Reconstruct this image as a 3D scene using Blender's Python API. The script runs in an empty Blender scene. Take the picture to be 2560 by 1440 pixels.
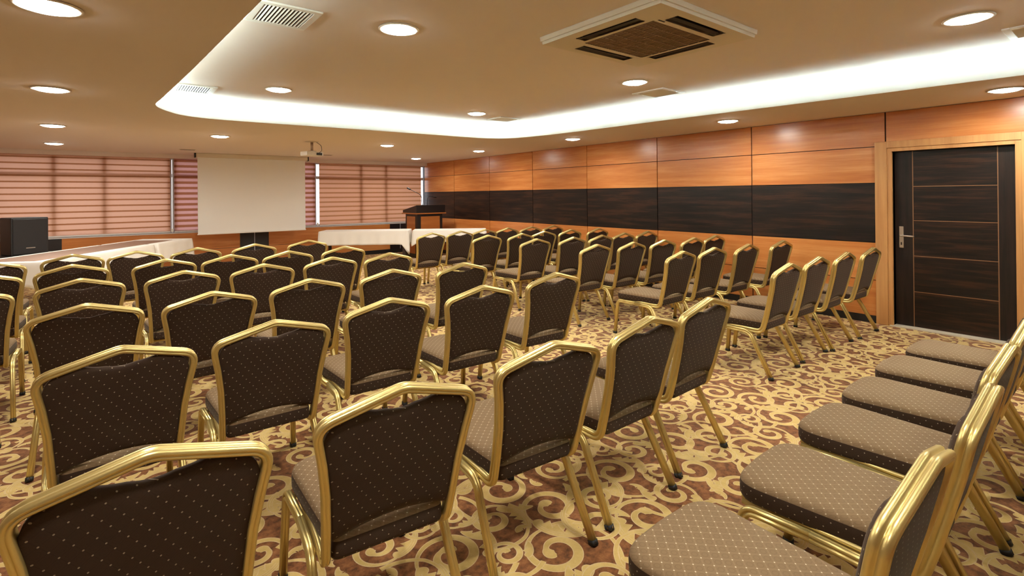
import bpy, bmesh, math, random
import numpy as np
from mathutils import Vector, Matrix
random.seed(7)
S = bpy.context.scene
COL = S.collection
PI = math.pi
W, D, ZC, ZT = 6.88, 12.65, 2.398, 2.60        # right wall x, window wall y, low ceiling, raised ceiling
XL, YF = -4.6, -2.3                            # left wall, wall behind the camera

# ------------------------------------------------------------------ materials
def new_mat(name):
    m = bpy.data.materials.new(name); m.use_nodes = True
    nt = m.node_tree
    for n in list(nt.nodes): nt.nodes.remove(n)
    out = nt.nodes.new('ShaderNodeOutputMaterial')
    b = nt.nodes.new('ShaderNodeBsdfPrincipled')
    nt.links.new(b.outputs[0], out.inputs[0])
    return m, nt, b, out
class G:
    """small helper to write node maths"""
    def __init__(s, nt): s.nt = nt
    def node(s, t, **kw):
        n = s.nt.nodes.new(t)
        for k, v in kw.items(): setattr(n, k, v)
        return n
    def link(s, a, b): s.nt.links.new(a, b)
    def m(s, op, a, b=None, c=None):
        n = s.nt.nodes.new('ShaderNodeMath'); n.operation = op
        for i, v in enumerate((a, b, c)):
            if v is None: continue
            if isinstance(v, (int, float)): n.inputs[i].default_value = v
            else: s.nt.links.new(v, n.inputs[i])
        return n.outputs[0]
    def obj(s):
        n = s.nt.nodes.new('ShaderNodeTexCoord'); return n.outputs['Object']
    def sep(s, v):
        n = s.nt.nodes.new('ShaderNodeSeparateXYZ'); s.nt.links.new(v, n.inputs[0]); return n.outputs
    def comb(s, x, y, z):
        n = s.nt.nodes.new('ShaderNodeCombineXYZ')
        for i, v in enumerate((x, y, z)):
            if isinstance(v, (int, float)): n.inputs[i].default_value = v
            else: s.nt.links.new(v, n.inputs[i])
        return n.outputs[0]
    def noise(s, vec, scale, detail=3, rough=.5):
        n = s.nt.nodes.new('ShaderNodeTexNoise'); s.nt.links.new(vec, n.inputs['Vector'])
        n.inputs['Scale'].default_value = scale; n.inputs['Detail'].default_value = detail
        n.inputs['Roughness'].default_value = rough
        return n.outputs['Fac']
    def scale(s, vec, xyz):
        n = s.nt.nodes.new('ShaderNodeVectorMath'); n.operation = 'MULTIPLY'
        s.nt.links.new(vec, n.inputs[0]); n.inputs[1].default_value = xyz; return n.outputs[0]
    def ramp(s, fac, stops):
        n = s.nt.nodes.new('ShaderNodeValToRGB'); e = n.color_ramp.elements
        while len(e) < len(stops): e.new(.5)
        for el, (p, c) in zip(e, stops): el.position = p; el.color = (*c, 1)
        s.nt.links.new(fac, n.inputs[0]); return n.outputs[0]
    def mix(s, fac, a, b, mode='MIX'):
        n = s.nt.nodes.new('ShaderNodeMix'); n.data_type = 'RGBA'; n.blend_type = mode
        for i, v in ((0, fac), (6, a), (7, b)):
            if isinstance(v, (int, float)): n.inputs[i].default_value = v
            elif isinstance(v, tuple): n.inputs[i].default_value = (*v, 1)
            else: s.nt.links.new(v, n.inputs[i])
        return n.outputs[2]
    def bump(s, h, strength=.3, dist=.002):
        n = s.nt.nodes.new('ShaderNodeBump'); n.inputs['Strength'].default_value = strength
        n.inputs['Distance'].default_value = dist; s.nt.links.new(h, n.inputs['Height']); return n.outputs[0]

def plain(name, col, rough=.5, metal=0., spec=.5, noise=.04):
    m, nt, b, o = new_mat(name); g = G(nt)
    n = g.noise(g.obj(), 9, 3)
    c = g.mix(g.m('MULTIPLY', n, noise * 4), col, tuple(max(0, c * .7) for c in col))
    nt.links.new(c, b.inputs['Base Color'])
    b.inputs['Roughness'].default_value = rough; b.inputs['Metallic'].default_value = metal
    b.inputs['Specular IOR Level'].default_value = spec
    return m
def emit(name, col, strength):
    m, nt, b, o = new_mat(name)
    b.inputs['Base Color'].default_value = (.8, .8, .8, 1)
    b.inputs['Emission Color'].default_value = (*col, 1); b.inputs['Emission Strength'].default_value = strength
    return m
def wood(name, stops, axis='Y', pitch=1.5294, off=1.925, rows=(), rough=.3, grain=1.0, tone=.35, spec=.5):
    """veneer with grain along an axis, each panel a slightly different sheet"""
    m, nt, b, o = new_mat(name); g = G(nt)
    p = g.obj(); x, y, z = g.sep(p)
    run = y if axis == 'Y' else (x if axis == 'X' else z)
    crs = z if axis != 'Z' else g.m('ADD', x, y)
    cell = g.m('FLOOR', g.m('DIVIDE', g.m('SUBTRACT', y if axis == 'Y' else x, off), pitch))
    r = cell
    for zz in rows: r = g.m('ADD', g.m('MULTIPLY', g.m('GREATER_THAN', z, zz), 7.3), r)
    wn = g.node('ShaderNodeTexWhiteNoise', noise_dimensions='1D'); g.link(r, wn.inputs['W'])
    k = wn.outputs['Value']
    v = g.comb(g.m('ADD', g.m('MULTIPLY', run, .55 * grain), g.m('MULTIPLY', k, 30)), g.m('MULTIPLY', crs, 7 * grain), g.m('MULTIPLY', k, 9))
    n1 = g.noise(v, 1.6, 5, .6)
    v2 = g.comb(g.m('MULTIPLY', run, 1.5 * grain), g.m('MULTIPLY', crs, 95 * grain), g.m('MULTIPLY', k, 5))
    n2 = g.noise(v2, 1.5, 2)
    f = g.m('ADD', g.m('MULTIPLY', n1, .78), g.m('MULTIPLY', n2, .22))
    f = g.m('ADD', f, g.m('MULTIPLY', g.m('SUBTRACT', k, .5), tone * .35))
    c = g.ramp(f, stops)
    nt.links.new(c, b.inputs['Base Color'])
    b.inputs['Roughness'].default_value = rough; b.inputs['Specular IOR Level'].default_value = spec
    nt.links.new(g.bump(n2, .05, .001), b.inputs['Normal'])
    return m
CHERRY = [(.30, (.42, .135, .030)), (.5, (.53, .19, .047)), (.68, (.64, .28, .085))]
WENGE = [(.36, (.006, .004, .0035)), (.50, (.014, .0075, .005)), (.60, (.042, .0165, .008)), (.70, (.010, .006, .0045))]

def fabric(name, base, line, dot, mode):
    m, nt, b, o = new_mat(name); g = G(nt)
    x, y, z = g.sep(g.obj())
    if mode == 'seat': a, c = g.m('ADD', x, z), g.m('ADD', y, z)
    else: a, c = g.m('ADD', x, y), z
    P = .040
    u = g.m('DIVIDE', g.m('ADD', a, c), P); v = g.m('DIVIDE', g.m('SUBTRACT', a, c), P)
    def near(t): return g.m('SUBTRACT', t, g.m('ROUND', t))
    du, dv = near(u), near(v)
    r = g.m('SQRT', g.m('ADD', g.m('MULTIPLY', du, du), g.m('MULTIPLY', dv, dv)))
    isdot = g.m('LESS_THAN', r, .075)
    lines = g.m('MAXIMUM', g.m('LESS_THAN', g.m('ABSOLUTE', du), .03), g.m('LESS_THAN', g.m('ABSOLUTE', dv), .03))
    cu, cv = near(g.m('ADD', u, .5)), near(g.m('ADD', v, .5))
    rc = g.m('SQRT', g.m('ADD', g.m('MULTIPLY', cu, cu), g.m('MULTIPLY', cv, cv)))
    ring = g.m('LESS_THAN', g.m('ABSOLUTE', g.m('SUBTRACT', rc, .29)), .035)
    n = g.noise(g.obj(), 900, 2)
    col = g.mix(g.m('MULTIPLY', n, .5), base, tuple(t * .72 for t in base))
    col = g.mix(g.m('MULTIPLY', lines, .55), col, line)
    col = g.mix(g.m('MULTIPLY', ring, .45 if mode == 'seat' else .2), col, tuple(t * .6 for t in base))
    col = g.mix(isdot, col, dot)
    nt.links.new(col, b.inputs['Base Color'])
    b.inputs['Roughness'].default_value = .85; b.inputs['Specular IOR Level'].default_value = .2
    b.inputs['Sheen Weight'].default_value = .10; b.inputs['Sheen Roughness'].default_value = .4
    b.inputs['Sheen Tint'].default_value = (.8, .65, .5, 1)
    nt.links.new(g.bump(n, .15, .0006), b.inputs['Normal'])
    return m

M = {}
M['gold'] = plain('champagne_gold_metal', (.68, .535, .215), .34, .80, .5, .03)
M['rubber'] = plain('black_rubber', (.012, .011, .010), .6)
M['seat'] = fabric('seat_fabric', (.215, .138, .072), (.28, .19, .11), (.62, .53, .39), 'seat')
M['back'] = fabric('back_fabric_shaded', (.044, .0235, .0135), (.028, .0145, .009), (.32, .26, .18), 'back')  # same cloth as the seat, darkened to carry the shade on upright faces
M['ceil'] = plain('ceiling_paint', (.80, .71, .64), .8, 0, .2, .02)
M['cove'] = plain('cove_white_paint', (.86, .87, .86), .8, 0, .2, .02)
def opal_mat():
    m, nt, b, o = new_mat('opal_cove_lip'); g = G(nt)
    tr = g.node('ShaderNodeBsdfTranslucent'); df = g.node('ShaderNodeBsdfDiffuse'); mx = g.node('ShaderNodeMixShader')
    tr.inputs[0].default_value = (.82, .90, .90, 1); df.inputs[0].default_value = (.86, .88, .87, 1); mx.inputs[0].default_value = .045
    g.link(df.outputs[0], mx.inputs[1]); g.link(tr.outputs[0], mx.inputs[2]); g.link(mx.outputs[0], o.inputs[0]); return m
M['opal'] = opal_mat()
M['wall'] = plain('beige_wall_paint', (.62, .50, .36), .8, 0, .2, .03)
M['cherry_y'] = wood('cherry_veneer_panels', CHERRY, 'Y', rows=(.49, 1.3, 2.0145), rough=.27)
M['wenge_y'] = wood('wenge_veneer_band', WENGE, 'Y', rough=.36, grain=1.6, tone=.1, spec=.3)
M['cherry_x'] = wood('cherry_veneer_parapet', CHERRY, 'X', pitch=3.56, off=2.28, rough=.3)
M['wenge_x'] = plain('dark_wenge_strip', (.014, .010, .010), .4)
M['groove'] = plain('dark_groove', (.02, .011, .007), .6)
M['frame_wood'] = wood('oak_door_frame', [(.3, (.42, .19, .062)), (.5, (.52, .26, .09)), (.7, (.60, .33, .125))], 'Z', rough=.38, tone=.1)
M['door_h'] = wood('macassar_horizontal', WENGE, 'Y', rough=.36, grain=2.2, tone=.1, spec=.3)
M['door_v'] = wood('macassar_vertical', [(.36, (.008, .0055, .005)), (.55, (.02, .011, .008)), (.72, (.034, .017, .01))], 'Z', rough=.36, grain=1.6, tone=.05, spec=.3)
M['inlay'] = plain('copper_inlay', (.24, .12, .055), .4, .3)
M['base'] = plain('black_skirting', (.010, .009, .009), .45)
M['black'] = plain('black_plastic', (.010, .009, .009), .5)
M['blackgloss'] = plain('black_grille', (.014, .012, .012), .38)
M['steel'] = plain('satin_nickel', (.55, .47, .40), .32, .9)
M['white_metal'] = plain('white_enamel', (.80, .77, .70), .45)
M['plastic'] = plain('cream_plastic', (.72, .65, .52), .5)
M['greyblue'] = plain('grey_aluminium', (.55, .55, .60), .45, .2)
M['railm'] = plain('pale_rail', (.66, .64, .62), .45)
M['dark'] = plain('dark_void', (.03, .02, .014), .7)
M['mesh'] = plain('brown_grille_mesh', (.20, .125, .07), .6)
M['meshbar'] = plain('brown_grille_bars', (.30, .20, .12), .6)
M['screen'] = plain('projection_cloth', (.86, .86, .83), .9, 0, .1, .01)
M['stone'] = plain('marble_threshold', (.62, .55, .42), .4)
M['trestle'] = plain('dark_table_wood', (.035, .018, .012), .5)
M['lamp'] = emit('lamp_diffuser_glow', (1, .965, .87), 70)
M['led'] = emit('cove_led_glow', (.76, .98, 1.0), 230)
M['led_dim'] = emit('cove_led_glow_dim_run', (.80, .98, .96), 62)
M['lens'] = plain('lens_glass', (.03, .04, .06), .08)

def cloth_mat():
    m, nt, b, o = new_mat('white_linen'); g = G(nt)
    n = g.noise(g.obj(), 300, 2)
    nt.links.new(g.mix(n, (.88, .86, .81), (.82, .79, .73)), b.inputs['Base Color'])
    b.inputs['Roughness'].default_value = .9; b.inputs['Specular IOR Level'].default_value = .15
    nt.links.new(g.bump(n, .1, .001), b.inputs['Normal']); return m
M['cloth'] = cloth_mat()

def blind_mat(name, pitch, duty, a, bcol, z0):
    """day and night fabric: bands of sheer weave and solid weave, daylight passes through both"""
    m, nt, b, o = new_mat(name); g = G(nt)
    x, y, z = g.sep(g.obj())
    t = g.m('FRACT', g.m('DIVIDE', g.m('SUBTRACT', z, z0), pitch))
    wv = g.noise(g.scale(g.obj(), (3, 1, 60)), 8, 2)
    t = g.m('ADD', t, g.m('MULTIPLY', g.m('SUBTRACT', wv, .5), .08))
    tri = g.m('ABSOLUTE', g.m('SUBTRACT', t, .5))
    k = g.m('MULTIPLY', g.m('SUBTRACT', tri, .5 - duty), 14); 
    mr = g.node('ShaderNodeClamp'); g.link(k, mr.inputs[0]); k = mr.outputs[0]
    col = g.mix(k, a, bcol)
    tr = g.node('ShaderNodeBsdfTranslucent'); df = g.node('ShaderNodeBsdfDiffuse'); mx = g.node('ShaderNodeMixShader')
    g.link(col, tr.inputs[0]); g.link(col, df.inputs[0])
    mx.inputs[0].default_value = .36
    g.link(df.outputs[0], mx.inputs[1]); g.link(tr.outputs[0], mx.inputs[2]); g.link(mx.outputs[0], o.inputs[0])
    return m
M['blind1'] = blind_mat('zebra_blind_rose', .1135, .16, (.70, .40, .27), (.34, .135, .055), .80)
M['blind2'] = blind_mat('zebra_blind_mauve', .1135, .27, (.66, .36, .32), (.34, .125, .06), .80)
M['blind3'] = blind_mat('zebra_blind_amber', .1135, .20, (.62, .32, .19), (.40, .175, .075), .80)

def glass_mat():
    m, nt, b, o = new_mat('window_glass')
    b.inputs['Base Color'].default_value = (.95, .97, 1, 1); b.inputs['Roughness'].default_value = .0
    b.inputs['Transmission Weight'].default_value = 1.0; b.inputs['IOR'].default_value = 1.05
    return m
M['glass'] = glass_mat()

def carpet(name, c1, c2, c3, sc):
    m, nt, b, o = new_mat(name); g = G(nt)
    n = g.noise(g.obj(), sc, 4, .65); f = g.noise(g.obj(), 420, 2)
    c = g.ramp(n, [(.35, c1), (.5, c2), (.66, c3)])
    c = g.mix(g.m('MULTIPLY', f, .45), c, tuple(t * .55 for t in c2))
    nt.links.new(c, b.inputs['Base Color'])
    b.inputs['Roughness'].default_value = .95; b.inputs['Specular IOR Level'].default_value = .05
    b.inputs['Sheen Weight'].default_value = .15
    nt.links.new(g.bump(f, .35, .003), b.inputs['Normal']); return m
M['rust'] = carpet('carpet_rust_ground', (.10, .036, .014), (.24, .092, .032), (.36, .155, .058), 26)
M['carpet_gold'] = carpet('carpet_gold_scroll', (.60, .41, .135), (.68, .48, .175), (.76, .56, .22), 12)
M['carpet_edge'] = carpet('carpet_cream_edge', (.66, .48, .24), (.72, .54, .28), (.78, .60, .33), 20)

# ------------------------------------------------------------------ mesh building
class MB:
    def __init__(s): s.v = []; s.f = []; s.mi = []; s.sm = []
    def add(s, verts, faces, mi=0, smooth=False):
        o = len(s.v); s.v += [tuple(p) for p in verts]
        for f in faces: s.f.append(tuple(i + o for i in f)); s.mi.append(mi); s.sm.append(smooth)
        return s
    def box(s, x0, x1, y0, y1, z0, z1, mi=0, T=None):
        v = [Vector((x, y, z)) for z in (z0, z1) for y in (y0, y1) for x in (x0, x1)]
        if T: v = [T @ p for p in v]
        return s.add(v, [(0, 2, 3, 1), (4, 5, 7, 6), (0, 1, 5, 4), (2, 6, 7, 3), (0, 4, 6, 2), (1, 3, 7, 5)], mi)
    def lathe(s, prof, n=24, T=None, mi=0, smooth=True, caps=True):
        v = []; f = []
        for (r, z) in prof:
            for i in range(n):
                a = 2 * PI * i / n; p = Vector((r * math.cos(a), r * math.sin(a), z)); v.append(T @ p if T else p)
        for k in range(len(prof) - 1):
            for i in range(n):
                j = (i + 1) % n; f.append((k * n + i, k * n + j, (k + 1) * n + j, (k + 1) * n + i))
        if caps: f.append(tuple(range(n - 1, -1, -1))); f.append(tuple((len(prof) - 1) * n + i for i in range(n)))
        return s.add(v, f, mi, smooth)
    def sweep(s, path, prof, n0, mi=0, smooth=True, scale=None):
        """profile (n, b) carried along a path by a rotation minimising frame; n0 = first normal"""
        P = [Vector(p) for p in path]; N = len(P); m = len(prof)
        T = [((P[min(i + 1, N - 1)] - P[max(i - 1, 0)]).normalized()) for i in range(N)]
        n = Vector(n0); n = (n - T[0] * n.dot(T[0])).normalized(); v = []
        for i in range(N):
            if i:
                q = T[i - 1].rotation_difference(T[i]); n = q @ n; n = (n - T[i] * n.dot(T[i])).normalized()
            b = T[i].cross(n); k = scale[i] if scale else 1
            for (pn, pb) in prof: v.append(P[i] + n * pn * k + b * pb * k)
        f = [(i * m + j, i * m + (j + 1) % m, (i + 1) * m + (j + 1) % m, (i + 1) * m + j) for i in range(N - 1) for j in range(m)]
        f += [tuple(range(m - 1, -1, -1)), tuple((N - 1) * m + j for j in range(m))]
        return s.add(v, f, mi, smooth)
    def mesh(s, name, mats):
        me = bpy.data.meshes.new(name); me.from_pydata(s.v, [], s.f)
        for m in (mats if isinstance(mats, (list, tuple)) else [mats]): me.materials.append(m)
        me.polygons.foreach_set('material_index', s.mi); me.polygons.foreach_set('use_smooth', s.sm)
        me.update()
        bm = bmesh.new(); bm.from_mesh(me); bmesh.ops.recalc_face_normals(bm, faces=bm.faces); bm.to_mesh(me); bm.free()
        return me
    def build(s, name, mats, parent=None, bevel=0):
        o = bpy.data.objects.new(name, s.mesh(name, mats)); COL.objects.link(o)
        if parent: o.parent = parent
        if bevel:
            b = o.modifiers.new('bevel', 'BEVEL'); b.width = bevel; b.segments = 2; b.limit_method = 'ANGLE'
        return o
def tag(o, label=None, cat=None, group=None, kind=None):
    if label: o['label'] = label
    if cat: o['category'] = cat
    if group: o['group'] = group
    if kind: o['kind'] = kind
    return o
def empty(name, loc=(0, 0, 0), rz=0):
    o = bpy.data.objects.new(name, None); COL.objects.link(o); o.location = loc; o.rotation_euler = (0, 0, rz)
    o.empty_display_size = .1; return o
def copy_tree(o, parent=None):
    c = o.copy(); COL.objects.link(c)
    if parent: c.parent = parent
    for ch in list(o.children): copy_tree(ch, c)
    return c
def fillet(pts, radii, seg=6):
    P = [Vector(p) for p in pts]; out = [P[0]]
    for i in range(1, len(P) - 1):
        r = radii[i - 1]
        if r <= 0: out.append(P[i]); continue
        a, b = (P[i - 1] - P[i]), (P[i + 1] - P[i]); la, lb = a.length, b.length; a.normalize(); b.normalize()
        ang = a.angle(b); t = min(r / math.tan(ang / 2), la * .48, lb * .48)
        p, q = P[i] + a * t, P[i] + b * t
        for k in range(seg + 1):
            u = k / seg; out.append(p * (1 - u) ** 2 + P[i] * 2 * u * (1 - u) + q * u * u)
    out.append(P[-1]); return out
def subdiv(pts, d):
    out = [pts[0]]
    for a, b in zip(pts, pts[1:]):
        n = max(1, int((b - a).length / d))
        for k in range(1, n + 1): out.append(a.lerp(b, k / n))
    return out

# ------------------------------------------------------------------ the chair
PROF0 = [(.004, -.019), (.0095, -.016), (.0115, -.010), (.0105, -.004), (.0065, -.0015), (.0065, .0015), (.0105, .004),
        (.0115, .010), (.0095, .016), (.005, .0187), (.0025, .0187), (.0012, .0165), (-.0012, .0165), (-.0025, .0187), (-.006, .018), (-.0105, .013), (-.0105, -.013), (-.006, -.018), (-.0025, -.0187), (-.0012, -.0165), (.0012, -.0165), (.0025, -.0187)]
PROF = [(n * 1.22, b * 1.10) for n, b in PROF0]
LPROF = [(n * 1.25, b * .95) for n, b in PROF0]
def back_y(z):
    K = [(.36, -.155), (.42, -.178), (.50, -.205), (.66, -.245), (.845, -.285), (.93, -.31)]
    for (z0, y0), (z1, y1) in zip(K, K[1:]):
        if z <= z1: return y0 + (y1 - y0) * (z - z0) / (z1 - z0)
    return K[-1][1]
def half_w(z):
    K = [(.40, .206), (.50, .211), (.62, .217), (.72, .231), (.845, .256), (1, .27)]
    for (z0, y0), (z1, y1) in zip(K, K[1:]):
        if z <= z1: return y0 + (y1 - y0) * max(0, (z - z0)) / (z1 - z0)
def crest_z(x): return .912 - (.912 - .838) / .252 * abs(x)
def make_chair():
    root = empty('banquet_chair')
    # back frame: one ribbed tube from the left seat rail, over the crest, to the right seat rail
    side = [(.185, .36, .366), (.196, -.06, .362), (.202, -.165, .362), (.209, -.205, .50), (.217, -.235, .62), (.231, -.260, .72),
            (.254, -.286, .842)]
    pts = [(-x, y, z) for x, y, z in side] + [(0, -.308, .912)] + side[::-1]
    path = fillet(pts, [.3, .065, .25, .3, .3, .055, .07, .055, .3, .3, .25, .065, .3], 7)
    fr = MB().sweep(path, PROF, (-1, 0, 0)); fr.build('back_frame', M['gold'], root)
    # backrest pad
    b = MB(); NX, NZ = 48, 24
    def edge(u, v):
        zt0 = None
        hw = half_w(.47) - .010
        x0 = u * hw
        zb = .444 + .034 * (1 - min(1, (x0 / .19) ** 2))
        xt = u * .236
        dip = .046 * max(0, 1 - (xt / .125) ** 2) ** 1.25 if abs(xt) < .125 else 0
        zt = min(crest_z(xt), .898) - .0125 - dip - .03 * abs(u) ** 14
        z = zb + (zt - zb) * v
        hw = half_w(z) - .010
        k = hw if v < .9 else hw * (1 - .04 * ((v - .9) / .1) ** 2)
        return u * k, z
    g = []
    for sgn in (1, -1):
        for j in range(NZ + 1):
            v = j / NZ
            for i in range(NX + 1):
                u = -1 + 2 * i / NX
                u = math.sin(u * PI / 2) * .35 + u * .65
                vv = v
                x, z = edge(u, vv)
                ed = (1 - abs(u) ** 8) * (1 - abs(2 * v - 1) ** 10)
                th = (.010 + .030 * ed ** .6) if sgn > 0 else -(.007 + .010 * ed ** .6)
                g.append((x, back_y(z) + th, z))
    n1 = (NX + 1) * (NZ + 1); f = []
    for s_ in (0, 1):
        for j in range(NZ):
            for i in range(NX):
                a = s_ * n1 + j * (NX + 1) + i; f.append((a, a + 1, a + NX + 2, a + NX + 1))
    ring = [i for i in range(NX + 1)] + [j * (NX + 1) + NX for j in range(1, NZ + 1)] + [NZ * (NX + 1) + i for i in range(NX - 1, -1, -1)] + [j * (NX + 1) for j in range(NZ - 1, 0, -1)]
    for k in range(len(ring)):
        a, c = ring[k], ring[(k + 1) % len(ring)]; f.append((a, c, c + n1, a + n1))
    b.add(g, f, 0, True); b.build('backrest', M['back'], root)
    # seat cushion
    s = MB(); out = fillet([(0, -.19, 0), (-.186, -.19, 0), (-.226, .385, 0), (0, .395, 0), (.226, .385, 0), (.186, -.19, 0), (0, -.19, 0)],
                           [.03, .10, .6, .10, .03], 8)[:-1]
    c0 = Vector((0, .1, 0)); rings = [(.90, .372), (.985, .376), (1.0, .388), (1.002, .415), (.995, .433), (.975, .445), (.94, .452), (.80, .459), (.55, .463), (.25, .465)]
    v = []; f = []; n = len(out)
    for k, z in rings: v += [(c0 + (p - c0) * k) + Vector((0, 0, z + .012 * max(0, -(p.y - .0)) * (1 if z > .44 else 0))) for p in out]
    for r in range(len(rings) - 1):
        for i in range(n): j = (i + 1) % n; f.append((r * n + i, r * n + j, (r + 1) * n + j, (r + 1) * n + i))
    f.append(tuple(range(n - 1, -1, -1))); f.append(tuple((len(rings) - 1) * n + i for i in range(n)))
    s.add(v, f, 0, True)
    for q in range(n * 4): s.mi[q] = 1  # upright sides take the darker cloth, their shade put into the colour
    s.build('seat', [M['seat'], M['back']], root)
    # legs: side frames of two legs each, plus black foot caps
    for sx in (-1, 1):
        fp = fillet([(sx * .242, .372, .006), (sx * .232, .338, .357), (sx * .221, .12, .356)], [.05], 7)
        rp = fillet([(sx * .221, .12, .356), (sx * .226, -.075, .351), (sx * .245, -.258, .006)], [.085], 8)[0:]
        for pth, nn in ((fp, (sx, 0, 0)), (rp, (sx, 0, 0))):
            leg = MB().sweep(pth, LPROF, nn).build('leg', M['gold'], root)
            foot = pth[0] if pth[0].z < .1 else pth[-1]
            nxt = pth[1] if pth[0].z < .1 else pth[-2]
            d = (nxt - foot).normalized()
            cap = MB().sweep([Vector((foot.x, foot.y, 0)), foot + d * .016], [(a * 1.18, c * 1.14) for a, c in LPROF], nn)
            cap.build('foot_cap', M['rubber'], leg)
    # cross rails under the seat
    for y, z in ((.30, .352), (-.06, .345)):
        MB().sweep([Vector((-.232, y, z)), Vector((.232, y, z))], [(.009 * math.cos(a), .009 * math.sin(a)) for a in [2 * PI * i / 10 for i in range(10)]], (0, 0, 1)).build('cross_rail', M['gold'], root)
    return root

ORD = ['first', 'second', 'third', 'fourth', 'fifth', 'sixth']
LEFT = [
 [(1.404, .624, .015), (2.052, .622, .04), (2.656, .663, 0), (3.22, .68, .02), (3.80, .70, 0), (4.36, .69, -.01)],
 [(.09, 1.755, -.05), (.737, 1.755, -.09), (1.394, 1.79, -.065), (1.993, 1.80, .015), (2.596, 1.86, .043)],
 [(.02, 2.83, .05), (.617, 2.885, -.015), (1.26, 3.02, -.03), (1.89, 3.0, -.04), (2.61, 3.09, -.03)],
 [(-.76, 3.98, .05), (-.08, 3.98, -.06), (.48, 3.93, .06), (1.11, 4.03, .0), (1.77, 4.08, -.03), (2.40, 4.03, .0)],
 [(-.765, 5.06, .02), (-.16, 5.16, 0), (.46, 5.13, .02), (1.06, 5.14, -.02), (1.67, 5.24, .03), (2.27, 5.20, -.05)],
 [(-.81, 6.05, 0), (-.26, 6.26, .02), (.41, 6.18, .03), (.97, 6.16, 0), (1.53, 6.13, -.03), (2.15, 6.21, .02)],
 [(-.885, 7.10, 0), (-.29, 7.36, -.02), (.23, 7.30, .02), (.80, 7.26, 0), (1.42, 7.31, .03), (2.12, 7.43, -.04)]]
RIGHT = [
 [(4.39, 2.20, .01), (5.03, 2.22, .0), (5.59, 2.19, .02), (6.25, 2.17, 0)],
 [(4.54, 3.30, .02), (5.09, 3.27, -.02), (5.70, 3.21, 0), (6.42, 3.15, -.02)],
 [(4.44, 4.36, .0), (4.97, 4.26, .01), (5.50, 4.19, -.01), (6.04, 4.12, .01), (6.58, 4.12, -.01)],
 [(4.44, 5.42, -.03), (4.98, 5.28, 0), (5.52, 5.25, .01), (6.06, 5.29, 0), (6.59, 5.26, -.01)],
 [(4.34, 6.39, 0), (4.89, 6.29, .02), (5.47, 6.41, -.03), (6.03, 6.39, .0), (6.58, 6.27, -.01)],
 [(3.97, 7.39, .02), (4.53, 7.42, 0), (5.06, 7.48, -.01), (5.58, 7.52, .01), (6.09, 7.47, 0), (6.60, 7.42, -.01)]]
proto = make_chair(); first = True
LROW = ['row at lower right with seats in view', 'second-nearest row of the left block', 'third-nearest row of the left block',
        'fourth-nearest row of the left block', 'fifth-nearest row of the left block', 'sixth-nearest row of the left block', 'farthest row of the left block']
RROW = ['nearest row of the right block', 'second-nearest row of the right block', 'third-nearest row of the right block',
        'fourth-nearest row of the right block', 'fifth-nearest row of the right block', 'farthest row of the right block']
for rows, nm, grp in ((LEFT, LROW, 'banquet chairs in the left block'), (RIGHT, RROW, 'banquet chairs in the right block')):
    for r, row in enumerate(rows):
        for k, (x, y, a) in enumerate(row):
            o = proto if first else copy_tree(proto); first = False
            o.location = (x, y, 0); o.rotation_euler = (0, 0, a)
            lb = 'gold-framed brown chair, %s from left, %s' % (ORD[k], nm[r])
            tag(o, lb, 'chair', grp)

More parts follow.
